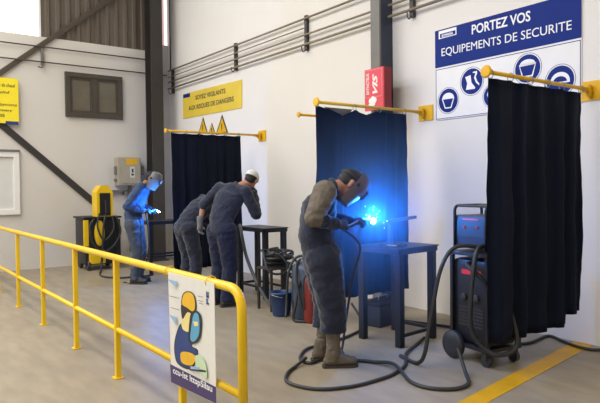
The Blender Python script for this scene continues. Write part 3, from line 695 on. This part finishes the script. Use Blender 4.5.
    if st.get('cap'):
        bm = B(); ell(bm, c+hu*.055-hf*.012, hf*.112, hs*.092, hu*.092); cut(bm, c+hu*.045, -hu+hf*.0)
        bmesh.ops.holes_fill(bm, edges=[e for e in bm.edges if len(e.link_faces) == 1]); k = obj('cap', bm, st['cap'], t, smooth=.9, world=True)
        pk = B(); prism(pk, [c+hu*.046+hf*.095*math.cos(a)+hf*(.05 if abs(a) < 1.2 else .03)*math.cos(a)+hs*.08*math.sin(a) for a in [math.radians(-80+160*i/12) for i in range(13)]], hu*.006); obj('peak', pk, st['cap'], k, world=True)
    if st.get('eyes', True):
        for q in (-1, 1): obj('eye', ell(B(), c+hu*.016+hf*.086+hs*q*.031, hf*.009, hs*.011, hu*.007, 2), 'white', t, smooth=True, world=True)
    return t, J, W, Wd

# the stooping welder at the bright arc
P1 = dict(hipL=(-.07,.085,.90), hipR=(-.09,-.085,.90), waist=(-.14,0,1.08), chest=(-.10,0,1.30), shL=(.02,.18,1.44), shR=(-.10,-.17,1.45), neck=(.045,.0,1.50), head=(.165,.02,1.515),
  hf=(.68,.14,-.66), hu=(.66,0,.72), elR=(-.22,-.25,1.25), wrR=(.01,-.13,1.19), elL=(.05,.27,1.21), wrL=(.22,.10,1.19),
  handR=(1,.35,-.02), palmR=(0,.5,-.8), curlR=55, handL=(1,-.1,.05), palmL=(0,-.4,-.8), curlL=55,
  knL=(.0,.11,.49), anL=(-.05,.13,.09), knR=(-.02,-.10,.49), anR=(-.01,-.08,.09), footL=(.95,-.15,0), footR=(.98,-.15,0))
p1 = person('person in grey-brown sleeves and navy overalls, stooping over the bright blue arc', (3.17,3.83), -22, P1,
  dict(skin='skin', hair='hair', jacket='navyd', sleeve='greyc', forearm='navyd', trousers='navyd', lowz=.30, gaiter='greyc', boot='boot', gloveL='gloved', gloveR='gloved', mask='shell', mk=1.14, fat=.03, g=.034))
# the far welder lit blue
P2 = dict(hipL=(-.03,.085,.93), hipR=(-.03,-.085,.93), waist=(-.05,0,1.10), chest=(.02,0,1.33), shL=(.11,.18,1.50), shR=(.11,-.18,1.50), neck=(.14,.0,1.56), head=(.25,.0,1.635),
  hf=(.86,-.1,-.42), hu=(.42,0,.86), elR=(-.07,-.25,1.22), wrR=(.15,-.13,1.15), elL=(-.0,.27,1.22), wrL=(.2,.10,1.15),
  handR=(1,.35,-.1), palmR=(0,.6,-.6), curlR=55, handL=(1,-.4,-.1), palmL=(0,-.5,-.6), curlL=55,
  knL=(.04,.10,.5), anL=(-.02,.12,.09), knR=(.04,-.10,.5), anR=(-.01,-.10,.09), footL=(1,.15,0), footR=(1,-.2,0))
p2 = person('person in blue work clothes and grey welding mask, standing welding furthest away', (3.52,9.06), -36, P2,
  dict(skin='skin2', hair='hair', jacket='bluec', trousers='slate', boot='bootd', gloveL='gloved', gloveR='gloved', mask='shellg', g=.03))
# the man with the white cap, one hand hanging, one at his face
P3 = dict(hipL=(.0,.09,.95), hipR=(.02,-.09,.95), waist=(.02,.02,1.10), chest=(.13,.01,1.33), shL=(.14,.20,1.49), shR=(.27,-.17,1.44), neck=(.30,-.0,1.51), head=(.45,-.05,1.58),
  hf=(.75,.45,-.42), hu=(.42,0,.85), elL=(-.03,.35,1.27), wrL=(-.10,.33,1.04), elR=(.37,-.25,1.15), wrR=(.47,-.11,1.37),
  handL=(-.05,-.05,-1), palmL=(.3,-.9,0), curlL=25, handR=(.2,.25,.9), palmR=(-.6,.5,.1), curlR=35,
  knL=(.04,.10,.5), anL=(-.02,.11,.09), knR=(.06,-.10,.5), anR=(.0,-.11,.09), footL=(1,.15,0), footR=(1,-.2,0))
p3 = person('person in navy work clothes and white cap, stooping over the table with one hand hanging', (3.68,6.62), 6, P3,
  dict(skin='skin', hair='hair', jacket='navy', slvL=0, trousers='jean', boot='bootd', gloveL='glove', gloveR='gloved', cap='cap', g=.03, fat=.01))
# the man bent over behind him
P4 = dict(hipL=(-.06,.09,.93), hipR=(-.06,-.09,.93), waist=(.0,0,1.07), chest=(.18,0,1.21), shL=(.33,.18,1.32), shR=(.33,-.18,1.30), neck=(.38,.0,1.36), head=(.53,.0,1.38),
  hf=(.75,0,-.65), hu=(.65,0,.75), elL=(.36,.24,1.05), wrL=(.52,.12,.90), elR=(.30,-.26,1.03), wrR=(.45,-.16,.86),
  handL=(.9,-.2,-.3), palmL=(0,-.5,-.8), curlL=50, handR=(.9,.2,-.4), palmR=(0,.5,-.8), curlR=50,
  knL=(.02,.10,.5), anL=(-.03,.13,.09), knR=(.03,-.10,.5), anR=(-.02,-.14,.09), footL=(1,.15,0), footR=(1,-.2,0))
p4 = person('person in dark blue overalls bent forward, half hidden behind the white-capped person', (3.74,7.62), 4, P4,
  dict(skin='skin2', hair='hair', jacket='navy', trousers='navy', boot='bootd', gloveL='gloved', gloveR='gloved', g=.03))

# ------------------------------------------------------------------ torches, arcs
def torch(label, hand_p, tip, tail):
    hand_p, tip = V(hand_p), V(tip); d = (tip-hand_p).normalized(); t = thing('welding_torch', label, 'torch', tuple(hand_p))
    bend = hand_p + d*((tip-hand_p).length*.62) + V((0,0,.035))
    obj('handle', tube(B(), [hand_p-d*.07, hand_p+d*.06], [.016,.014], 10), 'black', t, smooth=.8, world=True)
    obj('neck', tube(B(), spline([hand_p+d*.06, bend, tip-(tip-bend).normalized()*.04]), .007, 8), 'steelm', t, smooth=.8, world=True)
    obj('nozzle', tube(B(), [tip-(tip-bend).normalized()*.05, tip-(tip-bend).normalized()*.012], [.011,.008], 10), 'steelm', t, world=True)
    tag(obj('torch_cable', tube(B(), spline([hand_p-d*.068]+[V(q) for q in tail], 10), .011, 8), 'rubber', t, smooth=.8, world=True))
    return t
J1 = p1[1]; hR = J1['wrR'] + p1[3](P1['handR'])*.085 + V((0,0,-.022))
torch('welding torch in the gloved hands of the stooping welder, touching the arc', hR, arcp_, [(3.36,3.68,1.0),(3.44,3.86,.7),(3.46,3.98,.3),(3.38,3.95,.05),(3.25,3.9,.014)])
t = thing('welding_arc', 'brilliant white-blue arc with flying sparks where torch meets steel bar', 'arc', tuple(arcp_))
obj('arc_core', ell(B(), arcp_, V((.022,0,0)), V((0,.022,0)), V((0,0,.024))), 'arc', t, smooth=True, world=True)
for k in range(26):
    a, b_ = random.uniform(0, 6.28), random.uniform(-.6, 1.3); d = V((math.cos(a)*math.cos(b_), math.sin(a)*math.cos(b_), math.sin(b_))); r = random.uniform(.035, .15); ln = random.uniform(.004, .022)
    obj('spark', tube(B(), [arcp_+d*r, arcp_+d*(r+ln)], [.0009,.0016], 5), 'spark', t, world=True)
J2 = p2[1]; h2 = J2['wrR'] + p2[3](P2['handR'])*.085
arc2 = h2 + p2[3]((.9,.2,-.1))*.15
torch('welding torch held by the furthest welder', h2, arc2, [(3.62,8.85,.95),(3.6,8.80,.5),(3.5,8.95,.03),(3.35,9.2,.014)])
t = thing('welding_arc', 'small pale blue arc at the hands of the furthest welder', 'arc', tuple(arc2))
obj('arc_core', ell(B(), arc2, V((.014,0,0)), V((0,.014,0)), V((0,0,.012))), 'arc', t, smooth=True, world=True)

# ------------------------------------------------------------------ hoses on the floor
def cable(pts, r, label, m='rubber', name='welding_cable', cat='cable', z=None):
    P = [V((p[0], p[1], p[2] if len(p) > 2 else r+.001)) for p in pts]
    S_ = spline(P, 9)
    for p in S_: p.z = max(p.z, r+.001)
    tag(obj(name, tube(B(), S_, r, 9), m, smooth=.8), label, cat)
cable([(4.35,4.9,.2),(4.25,4.6,.02),(3.90,4.42),(3.55,4.33),(3.27,4.30),(3.07,4.14),(3.0,4.02),(3.02,3.93,.016),(3.13,3.95,.016),(3.25,3.98,.04),(3.36,4.02,.05),(3.5,4.2,.3),(3.62,4.25,.7)], .0135, 'black cable curling round behind the boots of the stooping welder')
cable([(3.02,3.99,.045),(2.86,3.93),(2.70,3.82),(2.585,3.64),(2.66,3.40),(2.90,3.28),(3.20,3.27),(3.38,3.30),(3.60,3.40),(3.85,3.62,.02),(4.1,3.75),(4.4,3.9)], .0135, 'black cable in a wide loop on the floor before the welder')
cable([(3.36,3.75,.016),(3.45,3.62),(3.47,3.40,.045),(3.32,3.08),(3.32,2.90),(3.45,2.77),(3.62,2.78),(3.74,2.90,.05),(3.80,3.02,.2)], .015, 'black cable from behind the welder boots to the trolley')
cable([(4.75,3.25,.016),(5.0,3.15)]+[tuple(at(x,y,2,.014))[:2] for x,y in ((548,336),(562,341),(575,346),(590,349.5),(604,350.5))]+[(5.3,2.35),(5.3,1.6)], .014, 'black cable lying by the right wall across the yellow line')
cable([(3.62,11.0,.3),(3.5,10.75,.03),(3.33,10.3),(3.30,9.95),(3.45,9.7),(3.65,9.62),(3.9,9.6),(4.05,9.7)], .016, 'dark cable looping on the floor beside the yellow machine')
cable([(4.33,7.25,.962),(4.22,7.05,.965),(4.06,6.75,.88),(3.98,6.5,.6),(3.95,6.2,.3),(3.98,5.95,.06),(4.02,5.75,.016),(3.92,5.66)], .022, 'grey hose drooping from the middle table to the floor', 'hose', 'hose', 'hose')
cable([(4.05,5.35,.5),(3.93,5.30,.42),(3.86,5.28,.2),(3.83,5.28,.03),(3.92,5.16),(4.12,5.06),(4.34,5.1)], .016, 'black hose looping beside the blue bucket')
cable([(4.75,4.6),(4.85,4.3),(4.95,3.95),(4.9,3.6),(4.7,3.3)], .014, 'black cable on the floor behind the work table')

# ------------------------------------------------------------------ trolley welder beside the nearest curtain
tx, ty = 4.29, 3.12
t = thing('welding_trolley', 'black welding set with wire feeder on wheels, left of nearest curtain', 'welding machine', (tx, ty, 0), math.radians(-8))
bm = B(); box(bm, (-.2,-.22,.12), (.2,.24,.15), .005); bar(bm, (-.18,-.2,.15), (-.18,-.2,.92), .03, .03); bar(bm, (.18,-.2,.15), (.18,-.2,.92), .03, .03); bar(bm, (-.18,.2,.15), (-.18,.2,.92), .03, .03); bar(bm, (.18,.2,.15), (.18,.2,.92), .03, .03)
box(bm, (-.2,-.22,.90), (.2,.24,.93), .004); obj('frame', bm, 'black', t)
ps = obj('power_source', box(B(), (-.165,-.2,.155), (.165,.22,.87), .05), 'black', t, smooth=.6)
obj('front_label', box(B(), (-.12,-.206,.76), (.12,-.199,.79)), 'redp', ps); obj('side_label', box(B(), (-.17,-.12,.74), (-.164,.1,.78)), 'redp', ps)
for k in (-.07, .07):
    obj('socket', lathe(B(), [(.03,0),(.03,.02),(.016,.025)], (k,-.2,.55), axis=(0,-1,0)), 'steel', ps)
    obj('socket', lathe(B(), [(.03,0),(.03,.02),(.016,.025)], (-.165,k,.55), axis=(-1,0,0)), 'steel', ps)
bm = B()
for k in range(6): box(bm, (-.168,-.14,.3+k*.03), (-.163,.14,.312+k*.03)); box(bm, (-.12,-.203,.3+k*.03), (.12,-.199,.312+k*.03))
obj('vent', bm, 'steel', ps)
fd = obj('wire_feeder', box(B(), (-.15,-.2,.96), (.15,.22,1.24), .025), 'navysteel', t, smooth=.6)
obj('control_panel', prism(B(), [(-.155,-.17,1.06),(-.155,.17,1.06),(-.155,.17,1.21),(-.155,-.17,1.21)], (.004,0,0)), 'black', fd)
obj('front_panel', prism(B(), [(-.13,-.204,1.04),(.13,-.204,1.04),(.13,-.204,1.22),(-.13,-.204,1.22)], (0,.004,0)), 'black', fd)
obj('red_stripe', box(B(), (-.08,-.208,1.20),(.10,-.203,1.212)), 'redp', fd); obj('red_stripe', box(B(), (-.159,-.08,1.2),(-.154,.1,1.212)), 'redp', fd)
for k in (-.07, .07):
    obj('knob', lathe(B(), [(.011,0),(.011,.014),(.009,.018)], (k,-.204,1.14), axis=(0,-1,0)), 'redp', fd); obj('knob', lathe(B(), [(.011,0),(.011,.014),(.009,.018)], (-.155,k,1.14), axis=(-1,0,0)), 'redp', fd)
for yy in (-.17, .19):
    obj('handle', tube(B(), fillet([(-.16,yy,.95),(-.16,yy,1.32),(.16,yy,1.32),(.16,yy,.95)], .05), .013, 10), 'black', t, smooth=.8)
for q in (-.13,.13): obj('handle_bar', tube(B(), [(q,-.17,1.32),(q,.19,1.32)], .012, 8), 'black', t)
for wx in (-.2, .2):
    obj('wheel', lathe(B(), [(.03,-.03),(.11,-.028),(.12,-.015),(.12,.015),(.11,.028),(.03,.03)], (wx,.17,.12), axis=(1,0,0)), 'rubber', t, smooth=.6)
    obj('caster', lathe(B(), [(.02,-.018),(.05,-.018),(.05,.018),(.02,.018)], (wx*.8,-.17,.05), axis=(1,0,0)), 'rubber', t)
    obj('caster_fork', box(B(), (wx*.8-.028,-.19,.05), (wx*.8+.028,-.15,.12)), 'steel', t)
bm = B(); S_ = spline([(-.16,-.16,1.0),(-.3,-.2,.95),(-.36,-.2,.6),(-.32,-.18,.3),(-.2,-.3,.14),(.0,-.34,.2),(-.05,-.3,.5),(-.16,-.26,.62),(-.27,-.22,.75),(-.30,-.1,.84),(-.17,.0,.84)], 9)
obj('hose_bundle', tube(bm, S_, .019, 9), 'rubber', t, smooth=.8)
obj('hose_bundle', tube(B(), spline([(-.15,-.1,.98),(-.34,.0,.98),(-.48,.02,.8),(-.56,.05,.4),(-.62,.1,.05),(-.6,.4,.02)], 9), .017, 9), 'rubber', t, smooth=.8)

# ------------------------------------------------------------------ yellow machine at the back wall
t = thing('welding_machine', 'yellow and black welding machine with tall tower against the back wall', 'welding machine', (3.6, 11.2, 0))
bm = B(); box(bm, (3.30,10.98,.1), (3.93,11.6,.95), .03); bd = obj('cabinet', bm, 'black', t, smooth=.5, world=True)
obj('top_tray', box(B(), (3.27,10.95,.95), (3.97,11.62,.985), .008), 'black', t, world=True)
bm = B(); box(bm, (3.27,10.96,.45), (3.36,11.0,.93), .01); obj('corner_strip', bm, 'yellow', bd, world=True)
bm = B(); ell(bm, V((3.56,10.98,.68)), V((.095,0,0)), V((0,.05,0)), V((0,0,.24))); obj('oval_panel', bm, 'yellow', bd, smooth=True, world=True)
bm = B(); box(bm, (3.36,10.95,.12), (3.66,11.0,.36), .02); obj('lower_panel', bm, 'yellow', bd, world=True)
bm = B(); box(bm, (3.86,10.96,.12), (3.95,11.0,.93), .01); obj('side_post', bm, 'black', bd, world=True)
xc = 3.675; w2 = .15
bm = B(); prism(bm, [(xc-w2,10.99,.985),(xc+w2,10.99,.985),(xc+w2,10.99,1.44),(xc+.07,10.99,1.56),(xc-.07,10.99,1.56),(xc-w2,10.99,1.44)], (0,.28,0)); tw = obj('tower', bm, 'yellow', t, world=True)
obj('recess_panel', box(B(), (xc-.1,10.975,1.0), (xc+.1,10.992,1.42), .01), 'black', tw, world=True)
bm = B(); tube(bm, [(xc-.0,10.965,1.28),(xc-.0,10.95,1.06)], .014, 8); obj('torch_holder', bm, 'steel', tw, world=True)
for wx in (3.36, 3.87): obj('wheel', lathe(B(), [(.02,-.03),(.09,-.028),(.1,-.01),(.1,.01),(.09,.028),(.02,.03)], (wx,11.03,.1), axis=(1,0,0)), 'rubber', t, world=True)
for wx in (3.36, 3.87): obj('wheel', lathe(B(), [(.02,-.03),(.09,-.028),(.1,-.01),(.1,.01),(.09,.028),(.02,.03)], (wx,11.5,.1), axis=(1,0,0)), 'rubber', t, world=True)
for k, P in enumerate(([(3.45,10.93,.95),(3.36,10.9,.8),(3.42,10.9,.5),(3.6,10.88,.35),(3.8,10.9,.45),(3.93,10.9,.7),(3.86,10.93,.98)], [(3.55,10.93,1.05),(3.5,10.9,.8),(3.62,10.9,.55),(3.8,10.9,.75),(3.78,10.93,1.0)], [(3.66,10.92,1.02),(3.60,10.88,.8),(3.57,10.88,.3),(3.55,10.9,.12)])):
    obj('hose_loop', tube(B(), spline(P, 9), .016, 8), 'rubber', t, smooth=.8, world=True)
# electrical cabinet
t = thing('electrical_box', 'beige electrical switch box with yellow label high on the back wall', 'electrical box', (4.45, YB, 1.53))
bm = B(); box(bm, (4.20,YB-.22,1.56), (4.68,YB,2.13), .01); obj('cabinet', bm, 'beige', t, world=True)
dr = obj('door', box(B(), (4.27,YB-.24,1.60), (4.66,YB-.22,2.10), .006), 'beige', t, world=True)
obj('yellow_label', box(B(), (4.36,YB-.244,1.98), (4.60,YB-.24,2.10)), 'mustard', dr, world=True)
lb = obj('white_label', box(B(), (4.44,YB-.244,1.72), (4.54,YB-.24,1.94)), 'label', dr, world=True)
bm = B(); box(bm, (4.465,YB-.247,1.76), (4.515,YB-.244,1.80)); box(bm, (4.475,YB-.247,1.82), (4.51,YB-.244,1.90)); obj('printed_mark', bm, 'pblk', dr, world=True)
for x0 in (4.16, 4.70): obj('switch_lever', box(B(), (x0,YB-.16,1.78), (x0+.07,YB-.08,1.95), .01), 'steelg', t, world=True)
obj('switch_lever', box(B(), (4.15,YB-.15,1.64), (4.23,YB-.09,1.70), .01), 'steelg', t, world=True)
obj('conduit', tube(B(), [(4.50,YB-.06,1.56),(4.50,YB-.06,.2)], .03, 10), 'steelg', t, world=True)
bm = B(); box(bm, (4.02,YB-.12,1.44), (4.44,YB,1.47), .004); box(bm, (4.1,YB-.10,1.36), (4.12,YB,1.44)); box(bm, (4.36,YB-.10,1.36), (4.38,YB,1.44))
tag(obj('wall_shelf', bm, 'steelg'), 'narrow grey metal shelf on the back wall under the switch box', 'shelf')

# ------------------------------------------------------------------ clutter by the middle table
bx, by = 3.93, 5.66
t = thing('bucket', 'blue plastic bucket on the floor below the cable heap', 'bucket', (bx, by, 0))
bm = B(); lathe(bm, [(.095,0),(.105,.02),(.135,.26),(.145,.262),(.145,.28),(.130,.28),(.122,.26),(.09,.03),(.0,.028)], (0,0,0)); obj('pail', bm, 'bucket', t, smooth=.6)
obj('handle', tube(B(), [(.14*math.cos(a), -.14*math.sin(a)*.9, .26-.03*math.sin(a)) for a in [math.pi*k/14 for k in range(15)]], .004, 6), 'steelm', t)
# low stand carrying a heap of cables
t = thing('stand', 'low steel stand behind the bucket carrying a heap of cables', 'stand', (4.12, 6.02, 0))
bm = B(); box(bm, (-.2,-.16,.50), (.2,.16,.52), .003); obj('top', bm, 'steel', t)
for a, b_ in ((-.18,-.14),(.18,-.14),(-.18,.14),(.18,.14)): obj('leg', box(B(), (a-.014,b_-.014,0), (a+.014,b_+.014,.50)), 'steel', t)
def heap(label, c, n, name='cable_heap'):
    P = []; rnd = random.Random(5)
    for k in range(n):
        a0 = rnd.uniform(0, 6.28); q = rnd.uniform(.09, .19); zc = c[2]+.02+.17*k/n; tl = rnd.uniform(-.5, .5); ox, oy = rnd.uniform(-.05,.05), rnd.uniform(-.05,.05)
        for i in range(7):
            a = a0+i*.9; z = zc+math.sin(a)*q*tl*.6
            if k % 4 == 3 and i in (2,3): z -= .20; qq = .25
            else: qq = q; z = max(z, c[2]+.014)
            P.append((c[0]+ox+math.cos(a)*qq, c[1]+oy+math.sin(a)*qq*.8, z))
    tag(obj(name, tube(B(), spline(P, 6), .014, 8), 'rubber', smooth=.8), label, 'cable')
heap('tangled heap of dark cable lying on the low stand', (4.12,6.02,.52), 16)
# slate-blue wire drum with hoses over it
t = thing('wire_drum', 'slate-blue wire drum draped with black hoses, left of the extinguisher', 'drum', (4.13, 5.38, 0))
bm = B(); lathe(bm, [(.19,0),(.2,.02),(.205,.2),(.21,.21),(.205,.22),(.205,.4),(.21,.41),(.205,.42),(.2,.56),(.185,.6),(.10,.64),(.0,.645)], (0,0,0), 32); obj('barrel', bm, 'drum', t, smooth=.6)
for k, P in enumerate(([(-.05,.1,.66),(-.2,-.02,.6),(-.235,-.1,.35),(-.2,-.18,.1),(-.05,-.26,.03)], [(.05,.0,.67),(-.1,-.17,.62),(-.14,-.22,.4),(-.02,-.25,.2),(.1,-.25,.04)], [(.1,.1,.66),(.0,.02,.7),(-.12,.1,.68),(-.21,.12,.5),(-.25,.1,.2),(-.3,.05,.03)])):
    obj('hose_loop', tube(B(), spline(P, 9), .015, 8), 'rubber', t, smooth=.8)
# red extinguisher
t = thing('fire_extinguisher', 'red fire extinguisher on the floor just right of the slate-blue wire drum', 'fire extinguisher', (3.98, 5.16, 0))
obj('cylinder', lathe(B(), [(.07,0),(.078,.02),(.078,.42),(.06,.48),(.025,.51),(.022,.53)], (0,0,0)), 'orange', t, smooth=.6)
obj('valve', box(B(), (-.025,-.02,.53), (.03,.02,.58), .005), 'black', t); obj('lever', bar(B(), (-.02,0,.585), (.09,0,.61), .018, .008), 'black', t)
obj('hose', tube(B(), spline([(-.02,0,.56),(-.09,0,.5),(-.1,0,.3),(-.095,0,.15)], 8), .010, 8), 'rubber', t)
# crate behind the welder's legs
t = thing('tool_box', 'dark blue tool box on the floor behind the work table', 'tool box', (4.55, 4.62, 0), math.radians(10))
obj('case', box(B(), (-.2,-.11,0), (.2,.11,.22), .012), 'navysteel', t); obj('lid', box(B(), (-.205,-.115,.222), (.205,.115,.27), .012), 'black', t); obj('handle', tube(B(), fillet([(-.08,0,.268),(-.08,0,.31),(.08,0,.31),(.08,0,.268)], .02), .008, 8), 'steelm', t)

# ------------------------------------------------------------------ welding fumes, tinted blue and added to give the arc its glow
def fumes(name, label, c, R, dens):
    m = bpy.data.materials.new(name); m.use_nodes = True; N = m.node_tree.nodes; L = m.node_tree.links; N.remove(N['Principled BSDF'])
    vs = N.new('ShaderNodeVolumeScatter'); vs.inputs['Anisotropy'].default_value = 0; vs.inputs['Color'].default_value = (.35,.65,1,1)  # the arc's blue glow is also put into the scatter colour
    tc = N.new('ShaderNodeTexCoord'); ln = N.new('ShaderNodeVectorMath'); ln.operation = 'LENGTH'; L.new(tc.outputs['Object'], ln.inputs[0])
    mr = N.new('ShaderNodeMapRange'); mr.inputs[1].default_value = 0; mr.inputs[2].default_value = 1; mr.inputs[3].default_value = 1; mr.inputs[4].default_value = 0; L.new(ln.outputs['Value'], mr.inputs[0])
    pw = N.new('ShaderNodeMath'); pw.operation = 'POWER'; pw.inputs[1].default_value = 1.7; L.new(mr.outputs[0], pw.inputs[0])
    nz = N.new('ShaderNodeTexNoise'); nz.inputs['Scale'].default_value = 2.2; L.new(tc.outputs['Object'], nz.inputs['Vector'])
    m1 = N.new('ShaderNodeMath'); m1.operation = 'MULTIPLY'; L.new(pw.outputs[0], m1.inputs[0]); L.new(nz.outputs['Fac'], m1.inputs[1])
    m2 = N.new('ShaderNodeMath'); m2.operation = 'MULTIPLY'; m2.inputs[1].default_value = dens; L.new(m1.outputs[0], m2.inputs[0]); L.new(m2.outputs[0], vs.inputs['Density'])
    L.new(vs.outputs[0], N['Material Output'].inputs['Volume'])
    bm = B(); bmesh.ops.create_icosphere(bm, subdivisions=3, radius=1)
    me = bpy.data.meshes.new(name); bm.to_mesh(me); bm.free(); me.materials.append(m); o = bpy.data.objects.new(name, me); C.objects.link(o); o.location = c; o.scale = R
    tag(o, label, 'smoke', kind='stuff')
fumes('arc_glow_fumes', 'thin blue-tinted welding fumes added as the glow round the bright arc', tuple(arcp_+V((.05,.0,.05))), (1.15,.8,1.2), 1.25)

# ------------------------------------------------------------------ light
def pt(name, p, col, e, r=.02):
    l = bpy.data.lights.new(name, 'POINT'); l.color = col; l.energy = e; l.shadow_soft_size = r; o = bpy.data.objects.new(name, l); C.objects.link(o); o.location = p; return o
dcam = V((0,0,CH))-arcp_; dcam.normalize()
pt('arc_light', arcp_+V((-.03,-.035,.05)), (.01,.23,1), 60)
pt('far_arc_light', arc2+V((-.02,-.03,.03)), (.04,.28,1), 44)
def area(name, p, size, e, col, rot=(0,0,0)):
    l = bpy.data.lights.new(name, 'AREA'); l.shape = 'RECTANGLE'; l.size, l.size_y = size; l.energy = e; l.color = col; o = bpy.data.objects.new(name, l); C.objects.link(o); o.location = p; o.rotation_euler = rot; return o
for x, y in ((-4,3.5),(-.6,3.5),(-4,9),(-.6,9)): area('roof_fill_light', (x,y,7.5), (1.4,4.4), 290, (1,.975,.94))  # soft fill lamps added under the closed roof, out of view
area('window_daylight', (-1.2,YB-.05,6), (8,2.8), 120, (.93,.97,1), (math.radians(-90),0,0))
w = bpy.data.worlds.new('world'); bpy.context.scene.world = w; w.use_nodes = True
bg = w.node_tree.nodes['Background']; bg.inputs[0].default_value = (1,.968,.93,1); bg.inputs[1].default_value = .72
vs = bpy.context.scene.view_settings; vs.view_transform = 'Standard'; vs.look = 'None'; vs.exposure = -.04; vs.gamma = 1; vs.use_curve_mapping = False
